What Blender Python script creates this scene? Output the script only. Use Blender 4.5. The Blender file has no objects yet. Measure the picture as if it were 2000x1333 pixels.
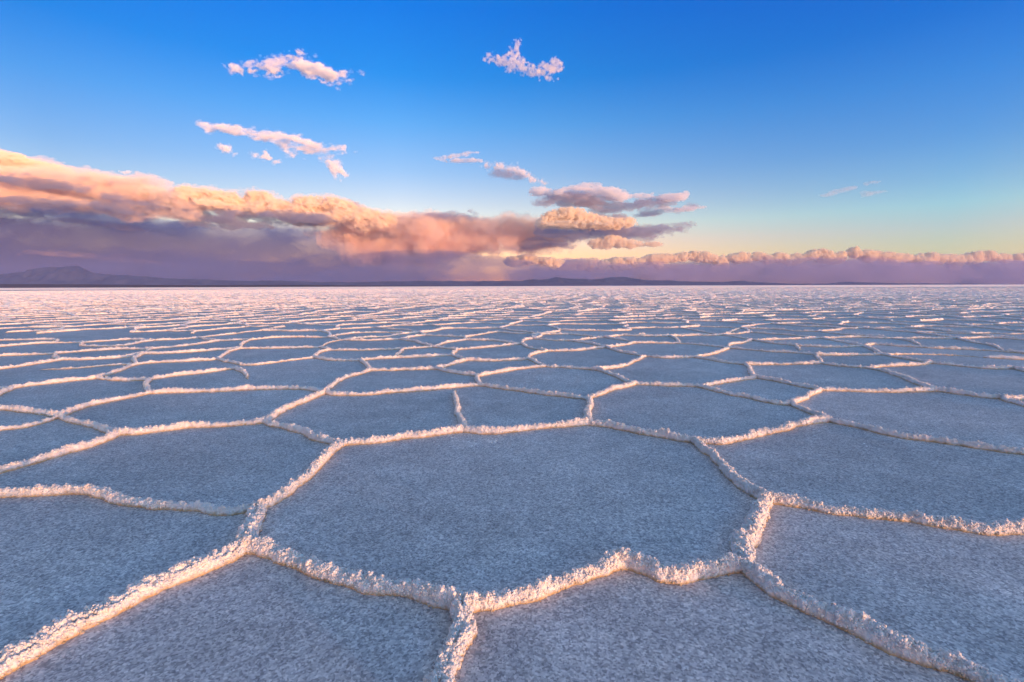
import bpy, math
import numpy as np

# ------------------------------------------------------------------ camera
sc = bpy.context.scene
COL = sc.collection
F_PX, CX, CY = 944.0, 1000.0, 666.5            # focal length and centre in pixels of a 2000 px wide frame
HORIZON, ROLL, CAM_H = 559.0, 0.00345, 1.0
PITCH = math.atan((CY - HORIZON) / F_PX)
FWD = np.array([0, math.cos(PITCH), -math.sin(PITCH)])
UP0 = np.array([0, math.sin(PITCH), math.cos(PITCH)])
RT0 = np.array([1.0, 0, 0])
RT = math.cos(ROLL) * RT0 - math.sin(ROLL) * UP0
UP = math.cos(ROLL) * UP0 + math.sin(ROLL) * RT0
cam = bpy.data.cameras.new("camera")
cam.sensor_width = 36.0
cam.lens = F_PX / 2000 * 36
cam.clip_start = 0.05
cam.clip_end = 200000
cam_ob = bpy.data.objects.new("camera", cam)
COL.objects.link(cam_ob)
from mathutils import Matrix
cam_ob.matrix_world = Matrix(((RT[0], UP[0], -FWD[0], 0), (RT[1], UP[1], -FWD[1], 0),
                              (RT[2], UP[2], -FWD[2], CAM_H), (0, 0, 0, 1)))
sc.camera = cam_ob

# ------------------------------------------------------------------ sky, sun, exposure
SUN_EL, SUN_ROT, SUN_STRENGTH, SKY_STRENGTH, EXPOSURE = 1.5, 130.0, 1.02, 0.15, 2.16
w = bpy.data.worlds.new("World")
sc.world = w
w.use_nodes = True
nt = w.node_tree
sky = nt.nodes.new('ShaderNodeTexSky')
sky.sky_type = 'NISHITA'
sky.sun_disc = False
sky.sun_elevation = math.radians(SUN_EL)
sky.sun_rotation = math.radians(SUN_ROT)
sky.altitude, sky.air_density, sky.dust_density, sky.ozone_density = 3600, 1.0, 0.3, 1.0
tc = nt.nodes.new('ShaderNodeTexCoord')
sep = nt.nodes.new('ShaderNodeSeparateXYZ')
nt.links.new(tc.outputs['Generated'], sep.inputs[0])
ramp = nt.nodes.new('ShaderNodeValToRGB')
nt.links.new(sep.outputs['Z'], ramp.inputs[0])
SKY_TINT = [  # elevation in degrees, colour balance of the sky there
    (0.0, (.65, .38, .28)), (3, (.90, .48, .35)), (5, (.91, .53, .48)), (7, (.80, .62, .58)), (9.2, (.63, .56, .63)),
    (12.5, (.40, .50, .71)), (17.5, (.175, .46, .83)), (22.0, (.03, .38, .90)), (28, (.002, .335, 1.02)),
    (32, (.02, .42, 1.0)), (60, (1.95, 1.62, 1.47))]
cr = ramp.color_ramp
while len(cr.elements) < len(SKY_TINT):
    cr.elements.new(0.5)
for e, (el, c) in zip(cr.elements, SKY_TINT):
    e.position = math.sin(math.radians(el))
    e.color = (c[0] / 2, c[1] / 2, c[2] / 2, 1)
mul = nt.nodes.new('ShaderNodeVectorMath')
mul.operation = 'MULTIPLY'
nt.links.new(sky.outputs[0], mul.inputs[0])
nt.links.new(ramp.outputs[0], mul.inputs[1])
mul2 = nt.nodes.new('ShaderNodeVectorMath')
mul2.operation = 'SCALE'
mul2.inputs['Scale'].default_value = 20.0
nt.links.new(mul.outputs[0], mul2.inputs[0])
side = nt.nodes.new('ShaderNodeValToRGB')           # the sky pales towards the middle and deepens to the right
mapx = nt.nodes.new('ShaderNodeMapRange')
mapx.inputs['From Min'].default_value, mapx.inputs['From Max'].default_value = -1, 1
nt.links.new(sep.outputs['X'], mapx.inputs['Value'])
nt.links.new(mapx.outputs[0], side.inputs[0])
SIDE = [(-1, (1, 1, 1)), (-.66, (.75, .82, .87)), (-.22, (1.35, 1.21, 1.13)), (.1, (1.25, 1.2, 1.16)), (.66, (.62, 1.05, 1.30)), (1, (1, 1, 1))]
while len(side.color_ramp.elements) < len(SIDE):
    side.color_ramp.elements.new(0.5)
for e, (x, c) in zip(side.color_ramp.elements, SIDE):
    e.position = (x + 1) / 2
    e.color = (c[0] / 2, c[1] / 2, c[2] / 2, 1)
mul3 = nt.nodes.new('ShaderNodeVectorMath')
mul3.operation = 'MULTIPLY'
nt.links.new(mul2.outputs[0], mul3.inputs[0])
nt.links.new(side.outputs[0], mul3.inputs[1])
glow = nt.nodes.new('ShaderNodeValToRGB')           # afterglow of the low sun behind the camera
dot = nt.nodes.new('ShaderNodeVectorMath')
dot.operation = 'DOT_PRODUCT'
dot.inputs[1].default_value = (math.sin(math.radians(SUN_ROT)), math.cos(math.radians(SUN_ROT)), 0)
nt.links.new(tc.outputs['Generated'], dot.inputs[0])
nt.links.new(dot.outputs['Value'], glow.inputs[0])
GLOW = [(.25, (1, 1, 1)), (.55, (1.8, 1.2, .95)), (1.0, (5.0, 2.8, 1.7))]
while len(glow.color_ramp.elements) < len(GLOW):
    glow.color_ramp.elements.new(0.5)
for e, (x, c) in zip(glow.color_ramp.elements, GLOW):
    e.position = x
    e.color = (c[0] / 5, c[1] / 5, c[2] / 5, 1)
mul4 = nt.nodes.new('ShaderNodeVectorMath')
mul4.operation = 'MULTIPLY'
nt.links.new(mul3.outputs[0], mul4.inputs[0])
nt.links.new(glow.outputs[0], mul4.inputs[1])
bg = nt.nodes['Background']
nt.links.new(mul4.outputs[0], bg.inputs[0])
bg.inputs[1].default_value = SKY_STRENGTH

sun = bpy.data.lights.new("sun", 'SUN')
sun.energy = SUN_STRENGTH
sun.angle = math.radians(3.0)
sun.color = (1.0, 0.50, 0.23)
sun_ob = bpy.data.objects.new("sun", sun)
COL.objects.link(sun_ob)
_r, _e = math.radians(SUN_ROT), math.radians(SUN_EL)
SUN = np.array([math.sin(_r) * math.cos(_e), math.cos(_r) * math.cos(_e), math.sin(_e)])
from mathutils import Vector
sun_ob.rotation_euler = Vector(-SUN).to_track_quat('-Z', 'Y').to_euler()
sun_ob.location = (8, -6, 4)

sc.view_settings.view_transform = 'Standard'
sc.view_settings.look = 'None'
sc.view_settings.exposure = EXPOSURE
sc.view_settings.gamma = 1.0
sc.cycles.max_bounces = 20
sc.cycles.diffuse_bounces = 3
sc.cycles.glossy_bounces = 2
sc.cycles.volume_bounces = 16
sc.cycles.use_denoising = True
sc.cycles.use_adaptive_sampling = True
sc.cycles.adaptive_threshold = 0.015

# ------------------------------------------------------------------ projection helpers
def ray(u, v):
    d = FWD + (u - CX) / F_PX * RT - (v - CY) / F_PX * UP
    return d

def ground(u, v):
    d = ray(u, v)
    t = -CAM_H / d[2]
    return np.array([d[0] * t, d[1] * t])

def proj(P):
    P = np.atleast_2d(P) - np.array([0, 0, CAM_H])
    z = P @ FWD
    z = np.where(z > 1e-3, z, 1e-3)
    return CX + F_PX * (P @ RT) / z, CY - F_PX * (P @ UP) / z

def at(u, v, Y):
    d = ray(u, v)
    t = Y / d[1]
    return np.array([d[0] * t, Y, CAM_H + d[2] * t])

# ------------------------------------------------------------------ noise
def hash3(ix, iy, iz, seed):
    h = (ix.astype(np.uint32) * np.uint32(374761393) + iy.astype(np.uint32) * np.uint32(668265263)
         + iz.astype(np.uint32) * np.uint32(2147483647 - 1274126177) + np.uint32((seed * 2246822519) & 0xffffffff))
    h = (h ^ (h >> np.uint32(13))) * np.uint32(1274126177)
    h = (h ^ (h >> np.uint32(16))) * np.uint32(2246822519)
    return h ^ (h >> np.uint32(15))

def vnoise(P, seed=0):
    """smooth value noise in -1..1 at points P (N,3)"""
    f = np.floor(P)
    t = P - f
    t = t * t * (3 - 2 * t)
    i = f.astype(np.int64)
    out = 0
    for dx in (0, 1):
        wx = t[:, 0] if dx else 1 - t[:, 0]
        for dy in (0, 1):
            wy = t[:, 1] if dy else 1 - t[:, 1]
            for dz in (0, 1):
                wz = t[:, 2] if dz else 1 - t[:, 2]
                h = hash3(i[:, 0] + dx, i[:, 1] + dy, i[:, 2] + dz, seed)
                out = out + wx * wy * wz * (h.astype(np.float64) / 2147483647.5 - 1)
    return out

def worley(P, seed=0):
    """distance to the nearest feature point (0..~1)"""
    f = np.floor(P).astype(np.int64)
    best = np.full(len(P), 9.0)
    for dx in (-1, 0, 1):
        for dy in (-1, 0, 1):
            for dz in (-1, 0, 1):
                cx, cy, cz = f[:, 0] + dx, f[:, 1] + dy, f[:, 2] + dz
                h = hash3(cx, cy, cz, seed)
                px = cx + (h & np.uint32(1023)) / 1023.0
                py = cy + ((h >> np.uint32(10)) & np.uint32(1023)) / 1023.0
                pz = cz + ((h >> np.uint32(20)) & np.uint32(1023)) / 1023.0
                d = (px - P[:, 0]) ** 2 + (py - P[:, 1]) ** 2 + (pz - P[:, 2]) ** 2
                best = np.minimum(best, d)
    return np.sqrt(best)

# ------------------------------------------------------------------ objects
def mesh_ob(name, V, Fc, mat, parent=None, smooth=True, extra=None):
    me = bpy.data.meshes.new(name)
    V = np.asarray(V, dtype=np.float32)
    Fc = np.asarray(Fc, dtype=np.int32)
    if extra is not None:                                # small crystals: quads and triangles (a repeated last corner)
        tri = extra[:, 2] == extra[:, 3]
        loops = np.concatenate([Fc.ravel(), extra[~tri].ravel(), extra[tri, :3].ravel()])
        sizes = np.concatenate([np.full(len(Fc), 4), np.full((~tri).sum(), 4), np.full(tri.sum(), 3)])
        starts = np.concatenate([[0], np.cumsum(sizes)[:-1]])
    else:
        loops = Fc.ravel()
        starts = np.arange(0, Fc.size, Fc.shape[1])
    n = len(starts)
    me.vertices.add(len(V))
    me.vertices.foreach_set('co', V.ravel())
    me.loops.add(len(loops))
    me.loops.foreach_set('vertex_index', loops.astype(np.int32))
    me.polygons.add(n)
    me.polygons.foreach_set('loop_start', starts.astype(np.int32))
    flags = np.full(n, smooth)
    me.polygons.foreach_set('use_smooth', flags)
    me.update(calc_edges=True)
    me.validate()
    if mat:
        me.materials.append(mat)
    ob = bpy.data.objects.new(name, me)
    COL.objects.link(ob)
    if parent:
        ob.parent = parent
    return ob

def tag(o, label=None, cat=None, group=None, kind=None):
    if label: o['label'] = label
    if cat: o['category'] = cat
    if group: o['group'] = group
    if kind: o['kind'] = kind
    return o

def recentre(ob, c):
    """put the object's origin at c without moving its mesh"""
    ob.data.transform(Matrix.Translation(-Vector(c)))
    ob.location = Vector(c)

def N(m, kind, **kw):
    n = m.node_tree.nodes.new(kind)
    for k, v in kw.items():
        if k in n.inputs: n.inputs[k].default_value = v
        else: setattr(n, k, v)
    return n

def new_mat(name):
    m = bpy.data.materials.new(name)
    m.use_nodes = True
    return m, m.node_tree.nodes['Principled BSDF'], m.node_tree.links

def noise_node(m, links, scale, detail=3, rough=0.6, coord=None):
    n = N(m, 'ShaderNodeTexNoise')
    n.inputs['Scale'].default_value = scale
    n.inputs['Detail'].default_value = detail
    n.inputs['Roughness'].default_value = rough
    if coord is not None: links.new(coord, n.inputs['Vector'])
    return n

def ramp_node(m, links, src, stops):
    n = N(m, 'ShaderNodeValToRGB')
    cr = n.color_ramp
    while len(cr.elements) < len(stops): cr.elements.new(0.5)
    for e, (p, c) in zip(cr.elements, stops):
        e.position = p
        e.color = (*c, 1) if len(c) == 3 else c
    links.new(src, n.inputs[0])
    return n

def mix_node(m, links, fac, a, b, blend='MIX'):
    n = N(m, 'ShaderNodeMix', data_type='RGBA', blend_type=blend)
    for sock, val in ((n.inputs[0], fac), (n.inputs[6], a), (n.inputs[7], b)):
        if hasattr(val, 'is_output'): links.new(val, sock)
        else: sock.default_value = val if isinstance(val, float) else (*val, 1)
    return n

# ------------------------------------------------------------------ materials
def make_salt_floor():
    m, b, L = new_mat("salt_pan_crust")
    geo = N(m, 'ShaderNodeNewGeometry')
    pos = geo.outputs['Position']
    big = noise_node(m, L, 0.55, 4, 0.6, pos)
    mid = noise_node(m, L, 4.5, 5, 0.65, pos)
    c1 = ramp_node(m, L, big.outputs[0], [(0.36, (.44, .405, .405)), (0.66, (.565, .525, .52))])
    c2 = ramp_node(m, L, mid.outputs[0], [(0.30, (.88, .88, .88)), (0.55, (1, 1, 1)), (0.78, (1.18, 1.18, 1.18))])
    c = mix_node(m, L, 1.0, c1.outputs[0], c2.outputs[0], 'MULTIPLY')
    # grains: damp grey crystals with whiter and darker specks
    for sc_, lo_, hi_ in ((150, .58, 1.42), (60, .86, 1.15)):
        gr = N(m, 'ShaderNodeTexVoronoi')
        gr.inputs['Scale'].default_value = sc_
        L.new(pos, gr.inputs['Vector'])
        sg_ = N(m, 'ShaderNodeSeparateColor')
        L.new(gr.outputs['Color'], sg_.inputs[0])
        cf = ramp_node(m, L, sg_.outputs[0], [(0.0, (lo_, lo_, lo_ * 1.03)), (1.0, (hi_, hi_, hi_ * .98))])
        c = mix_node(m, L, 1.0, c.outputs[2] if c.bl_idname == 'ShaderNodeMix' else c.outputs[0], cf.outputs[0], 'MULTIPLY')
    vor = N(m, 'ShaderNodeTexVoronoi')
    vor.inputs['Scale'].default_value = 62
    L.new(pos, vor.inputs['Vector'])
    sp = ramp_node(m, L, vor.outputs['Distance'], [(0.0, (1, 1, 1)), (0.12, (1, 1, 1)), (0.22, (0, 0, 0))])
    gate = ramp_node(m, L, mid.outputs[0], [(0.44, (0, 0, 0)), (0.62, (.8, .8, .8))])
    sg = mix_node(m, L, 1.0, sp.outputs[0], gate.outputs[0], 'MULTIPLY')
    c = mix_node(m, L, sg.outputs[2], c.outputs[2], (.85, .84, .82))
    L.new(c.outputs[2], b.inputs['Base Color'])
    b.inputs['Roughness'].default_value = 0.75
    b.inputs['Specular IOR Level'].default_value = 0.25
    g1 = noise_node(m, L, 110, 4, 0.75, pos)
    bp = N(m, 'ShaderNodeBump')
    bp.inputs['Distance'].default_value = 0.004
    bp.inputs['Strength'].default_value = 0.28
    L.new(g1.outputs[0], bp.inputs['Height'])
    L.new(bp.outputs[0], b.inputs['Normal'])
    return m

def make_salt_ridge():
    m, b, L = new_mat("white_salt_crystals")
    geo = N(m, 'ShaderNodeNewGeometry')
    pos = geo.outputs['Position']
    n1 = noise_node(m, L, 22, 4, 0.6, pos)
    c = ramp_node(m, L, n1.outputs[0], [(0.30, (.78, .68, .62)), (0.55, (.87, .785, .745)), (0.8, (.89, .83, .80))])
    # ochre mineral stain in the first centimetre above the pan
    sepz = N(m, 'ShaderNodeSeparateXYZ')
    L.new(pos, sepz.inputs[0])
    n2 = noise_node(m, L, 38, 3, 0.6, pos)
    add = N(m, 'ShaderNodeMath', operation='MULTIPLY_ADD')
    L.new(n2.outputs[0], add.inputs[0])
    add.inputs[1].default_value = -0.028
    L.new(sepz.outputs['Z'], add.inputs[2])
    st = N(m, 'ShaderNodeMapRange')
    L.new(add.outputs[0], st.inputs['Value'])
    st.inputs['From Min'].default_value = -0.012
    st.inputs['From Max'].default_value = 0.003
    st.inputs['To Min'].default_value = 1.0
    st.inputs['To Max'].default_value = 0.0
    c = mix_node(m, L, st.outputs[0], c.outputs[0], (.52, .36, .20))
    L.new(c.outputs[2], b.inputs['Base Color'])
    b.inputs['Roughness'].default_value = 0.6
    b.inputs['Specular IOR Level'].default_value = 0.3
    b.inputs['Subsurface Weight'].default_value = 0.35
    b.inputs['Subsurface Radius'].default_value = (1.0, 0.62, 0.45)
    b.inputs['Subsurface Scale'].default_value = 0.012
    g1 = noise_node(m, L, 190, 3, 0.7, pos)
    bp = N(m, 'ShaderNodeBump')
    bp.inputs['Distance'].default_value = 0.004
    bp.inputs['Strength'].default_value = 0.5
    L.new(g1.outputs[0], bp.inputs['Height'])
    L.new(bp.outputs[0], b.inputs['Normal'])
    return m

def make_earth(name, dark, light, scale):
    m, b, L = new_mat(name)
    geo = N(m, 'ShaderNodeNewGeometry')
    n1 = noise_node(m, L, scale, 6, 0.6, geo.outputs['Position'])
    c = ramp_node(m, L, n1.outputs[0], [(0.35, dark), (0.65, light)])
    L.new(c.outputs[0], b.inputs['Base Color'])
    b.inputs['Roughness'].default_value = 0.95
    b.inputs['Specular IOR Level'].default_value = 0.1
    return m

def make_vapour(name, density, colour, aniso=0.0):
    m = bpy.data.materials.new(name)
    m.use_nodes = True
    nt = m.node_tree
    nt.nodes.clear()
    out = nt.nodes.new('ShaderNodeOutputMaterial')
    v = nt.nodes.new('ShaderNodeVolumePrincipled')
    v.inputs['Density'].default_value = density
    v.inputs['Color'].default_value = (*colour, 1)
    v.inputs['Anisotropy'].default_value = aniso
    nt.links.new(v.outputs[0], out.inputs['Volume'])
    return m

M_FLOOR = make_salt_floor()
M_RIDGE = make_salt_ridge()
def make_crumb():
    m, b, L = new_mat("white_salt_crumb")
    b.inputs['Base Color'].default_value = (.82, .81, .79, 1)
    b.inputs['Roughness'].default_value = .7
    return m
M_CRUMB = make_crumb()
M_SHORE = make_earth("dark_shore_earth", (.06, .03, .02), (.11, .06, .04), 0.02)
M_HILL = make_earth("hill_rock", (.03, .036, .06), (.08, .078, .10), 0.004)

# ------------------------------------------------------------------ ground: one sheet of rings out to the horizon
def build_ground():
    rad = [0.0]
    r = 0.25
    while r < 70000:
        rad.append(r)
        r *= 1.16
    seg = 96
    V = [(0, 0, 0)]
    for r in rad[1:]:
        a = np.arange(seg) * 2 * math.pi / seg
        V += list(zip(r * np.cos(a), r * np.sin(a), np.zeros(seg)))
    V = np.array(V)
    Fc = []
    for k in range(1, len(rad) - 1):
        o0, o1 = 1 + (k - 1) * seg, 1 + k * seg
        for j in range(seg):
            j2 = (j + 1) % seg
            Fc.append((o0 + j, o1 + j, o1 + j2, o0 + j2))
    n = len(V)
    V = np.vstack([V, [(0, 0, 0)]])
    for j in range(0, seg, 2):
        Fc.append((0, 1 + j, 1 + (j + 1) % seg, 1 + (j + 2) % seg))
    return tag(mesh_ob("salt_flat", V[:n], Fc, M_FLOOR), kind='structure')
build_ground()

# ------------------------------------------------------------------ salt ridges
def resample(P, ds):
    """Catmull-Rom through the traced points, then even spacing"""
    P = np.asarray(P, float)
    if len(P) > 2:
        Q = np.vstack([2 * P[0] - P[1], P, 2 * P[-1] - P[-2]])
        pts = []
        for i in range(1, len(Q) - 2):
            t = np.linspace(0, 1, 14, endpoint=False)[:, None]
            p0, p1, p2, p3 = Q[i - 1], Q[i], Q[i + 1], Q[i + 2]
            pts.append(0.5 * (2 * p1 + (p2 - p0) * t + (2 * p0 - 5 * p1 + 4 * p2 - p3) * t ** 2 + (3 * p1 - p0 - 3 * p2 + p3) * t ** 3))
        P = np.vstack(pts + [P[-1:]])
    s = np.concatenate([[0], np.cumsum(np.hypot(*np.diff(P, axis=0).T))])
    n = max(4, int(s[-1] / ds) + 1)
    q = np.linspace(0, s[-1], n)
    return np.c_[np.interp(q, s, P[:, 0]), np.interp(q, s, P[:, 1])], q, s[-1]

CRACK_SIDE = {0: -.42, 3: .12}                          # where on the ridge the split between its two lips runs

def ridge_mesh(P, W, H, ds, nt_, seed, fade=(False, False), crack=0.0):
    P = np.array(P, float)
    for i0, i1, fl in ((0, 1, fade[0]), (-1, -2, fade[1])):
        if not fl:                                       # reach a little past the junction
            P[i0] += (P[i0] - P[i1]) / max(np.hypot(*(P[i0] - P[i1])), 1e-6) * .022
    C, s, L = resample(P, ds)
    n = len(C)
    T = np.gradient(C, axis=0)
    T /= np.maximum(np.hypot(T[:, 0], T[:, 1]), 1e-9)[:, None]
    Nn = np.c_[-T[:, 1], T[:, 0]]
    wob = 0.012 * vnoise(np.c_[C * 7, np.zeros(n)], 5) + 0.008 * vnoise(np.c_[C * 19, np.zeros(n)], 6)
    ends = np.clip(np.minimum(s, L - s) / 0.08, 0, 1)
    C = C + Nn * (wob * ends)[:, None]
    z0 = np.zeros(n)
    hm = 1 + 0.33 * vnoise(np.c_[C * 5.0, z0], 7) + 0.25 * vnoise(np.c_[C * 17, z0], 8)
    wm = 1 + 0.22 * vnoise(np.c_[C * 4.0, z0 + 9], 9) + 0.15 * vnoise(np.c_[C * 14, z0 + 9], 10)
    tp = np.ones(n)
    for k, fl in enumerate(fade):
        d = s if k == 0 else L - s
        if fl:
            tp *= np.clip(d / (0.28 * L), 0.05, 1) ** 0.8
        else:
            tp *= np.clip((d + 0.012) / 0.045, 0.3, 1)
    hh, ww = H * hm * tp, W / 2 * wm * (0.35 + 0.65 * tp)
    ww[0] = ww[-1] = .002
    hh[0] *= .3; hh[-1] *= .3
    a = np.linspace(0, math.pi, nt_)
    prof_x = np.sign(np.cos(a)) * np.abs(np.cos(a)) ** 0.85
    prof_z = np.sin(a) ** 0.75
    X = ww[:, None] * prof_x[None]
    Z = hh[:, None] * prof_z[None]
    if crack > 0:
        side = CRACK_SIDE.get(seed, .1) + 0.10 * vnoise(np.c_[s * 9, z0, z0 + seed], 11)
        g = np.exp(-((np.cos(a)[None] - side[:, None]) / 0.13) ** 2)
        broken = np.clip(0.55 + 1.1 * vnoise(np.c_[s * 22, z0, z0 + seed], 12), 0.05, 1)
        Z -= crack * hh[:, None] * g * broken[:, None]
    V = np.empty((n, nt_, 3))
    V[..., 0] = C[:, 0:1] + Nn[:, 0:1] * X
    V[..., 1] = C[:, 1:2] + Nn[:, 1:2] * X
    V[..., 2] = Z
    nx, nz = np.cos(a), np.sin(a)
    V = V.reshape(-1, 3)
    nrm = np.empty((n, nt_, 3))
    nrm[..., 0] = Nn[:, 0:1] * nx
    nrm[..., 1] = Nn[:, 1:2] * nx
    nrm[..., 2] = nz
    nrm = nrm.reshape(-1, 3)
    amp = (np.tile(0.30 + 0.70 * np.sin(a), n)) * np.repeat(np.clip(tp, .3, 1), nt_)
    q = (W / 0.062) ** .6
    d = 0
    if ds < 0.012:
        b1 = 0.55 - worley(V / 0.021, 21)
        b2 = 0.55 - worley(V / 0.0095, 22)
        d = q * (0.026 * b1 + 0.012 * b2 + 0.005 * vnoise(V / 0.03, 23))
        # a few upstanding crystal knobs along the crest
        kn = np.clip(vnoise(V / np.array([0.020, 0.020, 0.2]), 25) - 0.30, 0, 1)
        d = d + q * 0.018 * kn * np.tile(np.sin(a) ** 2, n)
    elif ds < 0.05:
        b1 = 0.55 - worley(V / 0.026, 21)
        d = q * (0.026 * b1 + 0.012 * vnoise(V / 0.018, 23))
    else:
        d = q * 0.018 * vnoise(V / 0.05, 23)
    V = V + nrm * (d * amp)[:, None]
    V[:, 2] = np.maximum(V[:, 2], 0.0)
    lumps = None
    if ds < 0.055:
        rl = np.random.default_rng(seed + 900)
        per_m = 4200 if ds < 0.006 else (2400 if ds < 0.009 else (900 if ds < .016 else (380 if ds < .03 else 200)))
        cnt = int(per_m * L)
        w_ = np.tile(0.55 + np.sin(a), n) * np.repeat(tp, nt_)
        if crack > .45:
            w_ = w_ * (1 - .97 * np.clip(g * np.sqrt(broken)[:, None] * 1.3, 0, 1)).reshape(-1)
        pick = rl.choice(len(V), cnt, p=w_ / w_.sum())
        c0 = V[pick] + rl.normal(0, .0015, (cnt, 3))
        no = nrm[pick] + rl.normal(0, .35, (cnt, 3)) + np.array([0, 0, .25])
        no /= np.linalg.norm(no, axis=1)[:, None]
        rad = q * rl.uniform(.0022, .0052, cnt) * (1 + (ds > .009) * .25 + (ds > .016) * .4 + (ds > .03) * .4) * (1 + .8 * (rl.random(cnt) > .94))
        t1 = np.cross(no, rl.normal(size=(cnt, 3)))
        t1 /= np.maximum(np.linalg.norm(t1, axis=1), 1e-6)[:, None]
        t2 = np.cross(no, t1)
        ang = np.arange(5) * 2 * math.pi / 5
        ring = lambda rr, h, ph: (c0[:, None] + rad[:, None, None] * (rr * (np.cos(ang + ph)[None, :, None] * t1[:, None] + np.sin(ang + ph)[None, :, None] * t2[:, None]) + h * no[:, None]))
        up_ = rl.uniform(.75, 1.25, (cnt, 1, 1))
        lv = np.concatenate([ring(1.0, -.4, 0), ring(.85, .5, .3), (c0 + no * rad[:, None] * up_[:, 0])[:, None]], 1)
        lv = lv + rl.normal(0, .11, lv.shape) * rad[:, None, None]
        lf = [(j, (j + 1) % 5, 5 + (j + 1) % 5, 5 + j) for j in range(5)] + [(5, 6, 7, 10), (7, 8, 10, 10), (8, 9, 5, 10)]
        lumps = (lv.reshape(-1, 3), np.array(lf))
        lumps[0][:, 2] = np.maximum(lumps[0][:, 2], -.004)
        lcnt = cnt
    V = V.reshape(n, nt_, 3)
    V[:, 0, 2] = -0.01
    V[:, -1, 2] = -0.01
    i = np.arange(n - 1)[:, None] * nt_ + np.arange(nt_ - 1)[None]
    Fc = np.stack([i, i + nt_, i + nt_ + 1, i + 1], -1).reshape(-1, 4)
    V = V.reshape(-1, 3)
    if lumps is not None:
        lf = (lumps[1][None] + (len(V) + 11 * np.arange(lcnt))[:, None, None]).reshape(-1, 4)
        return np.vstack([V, lumps[0]]), Fc, lf
    return V, Fc, None

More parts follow.
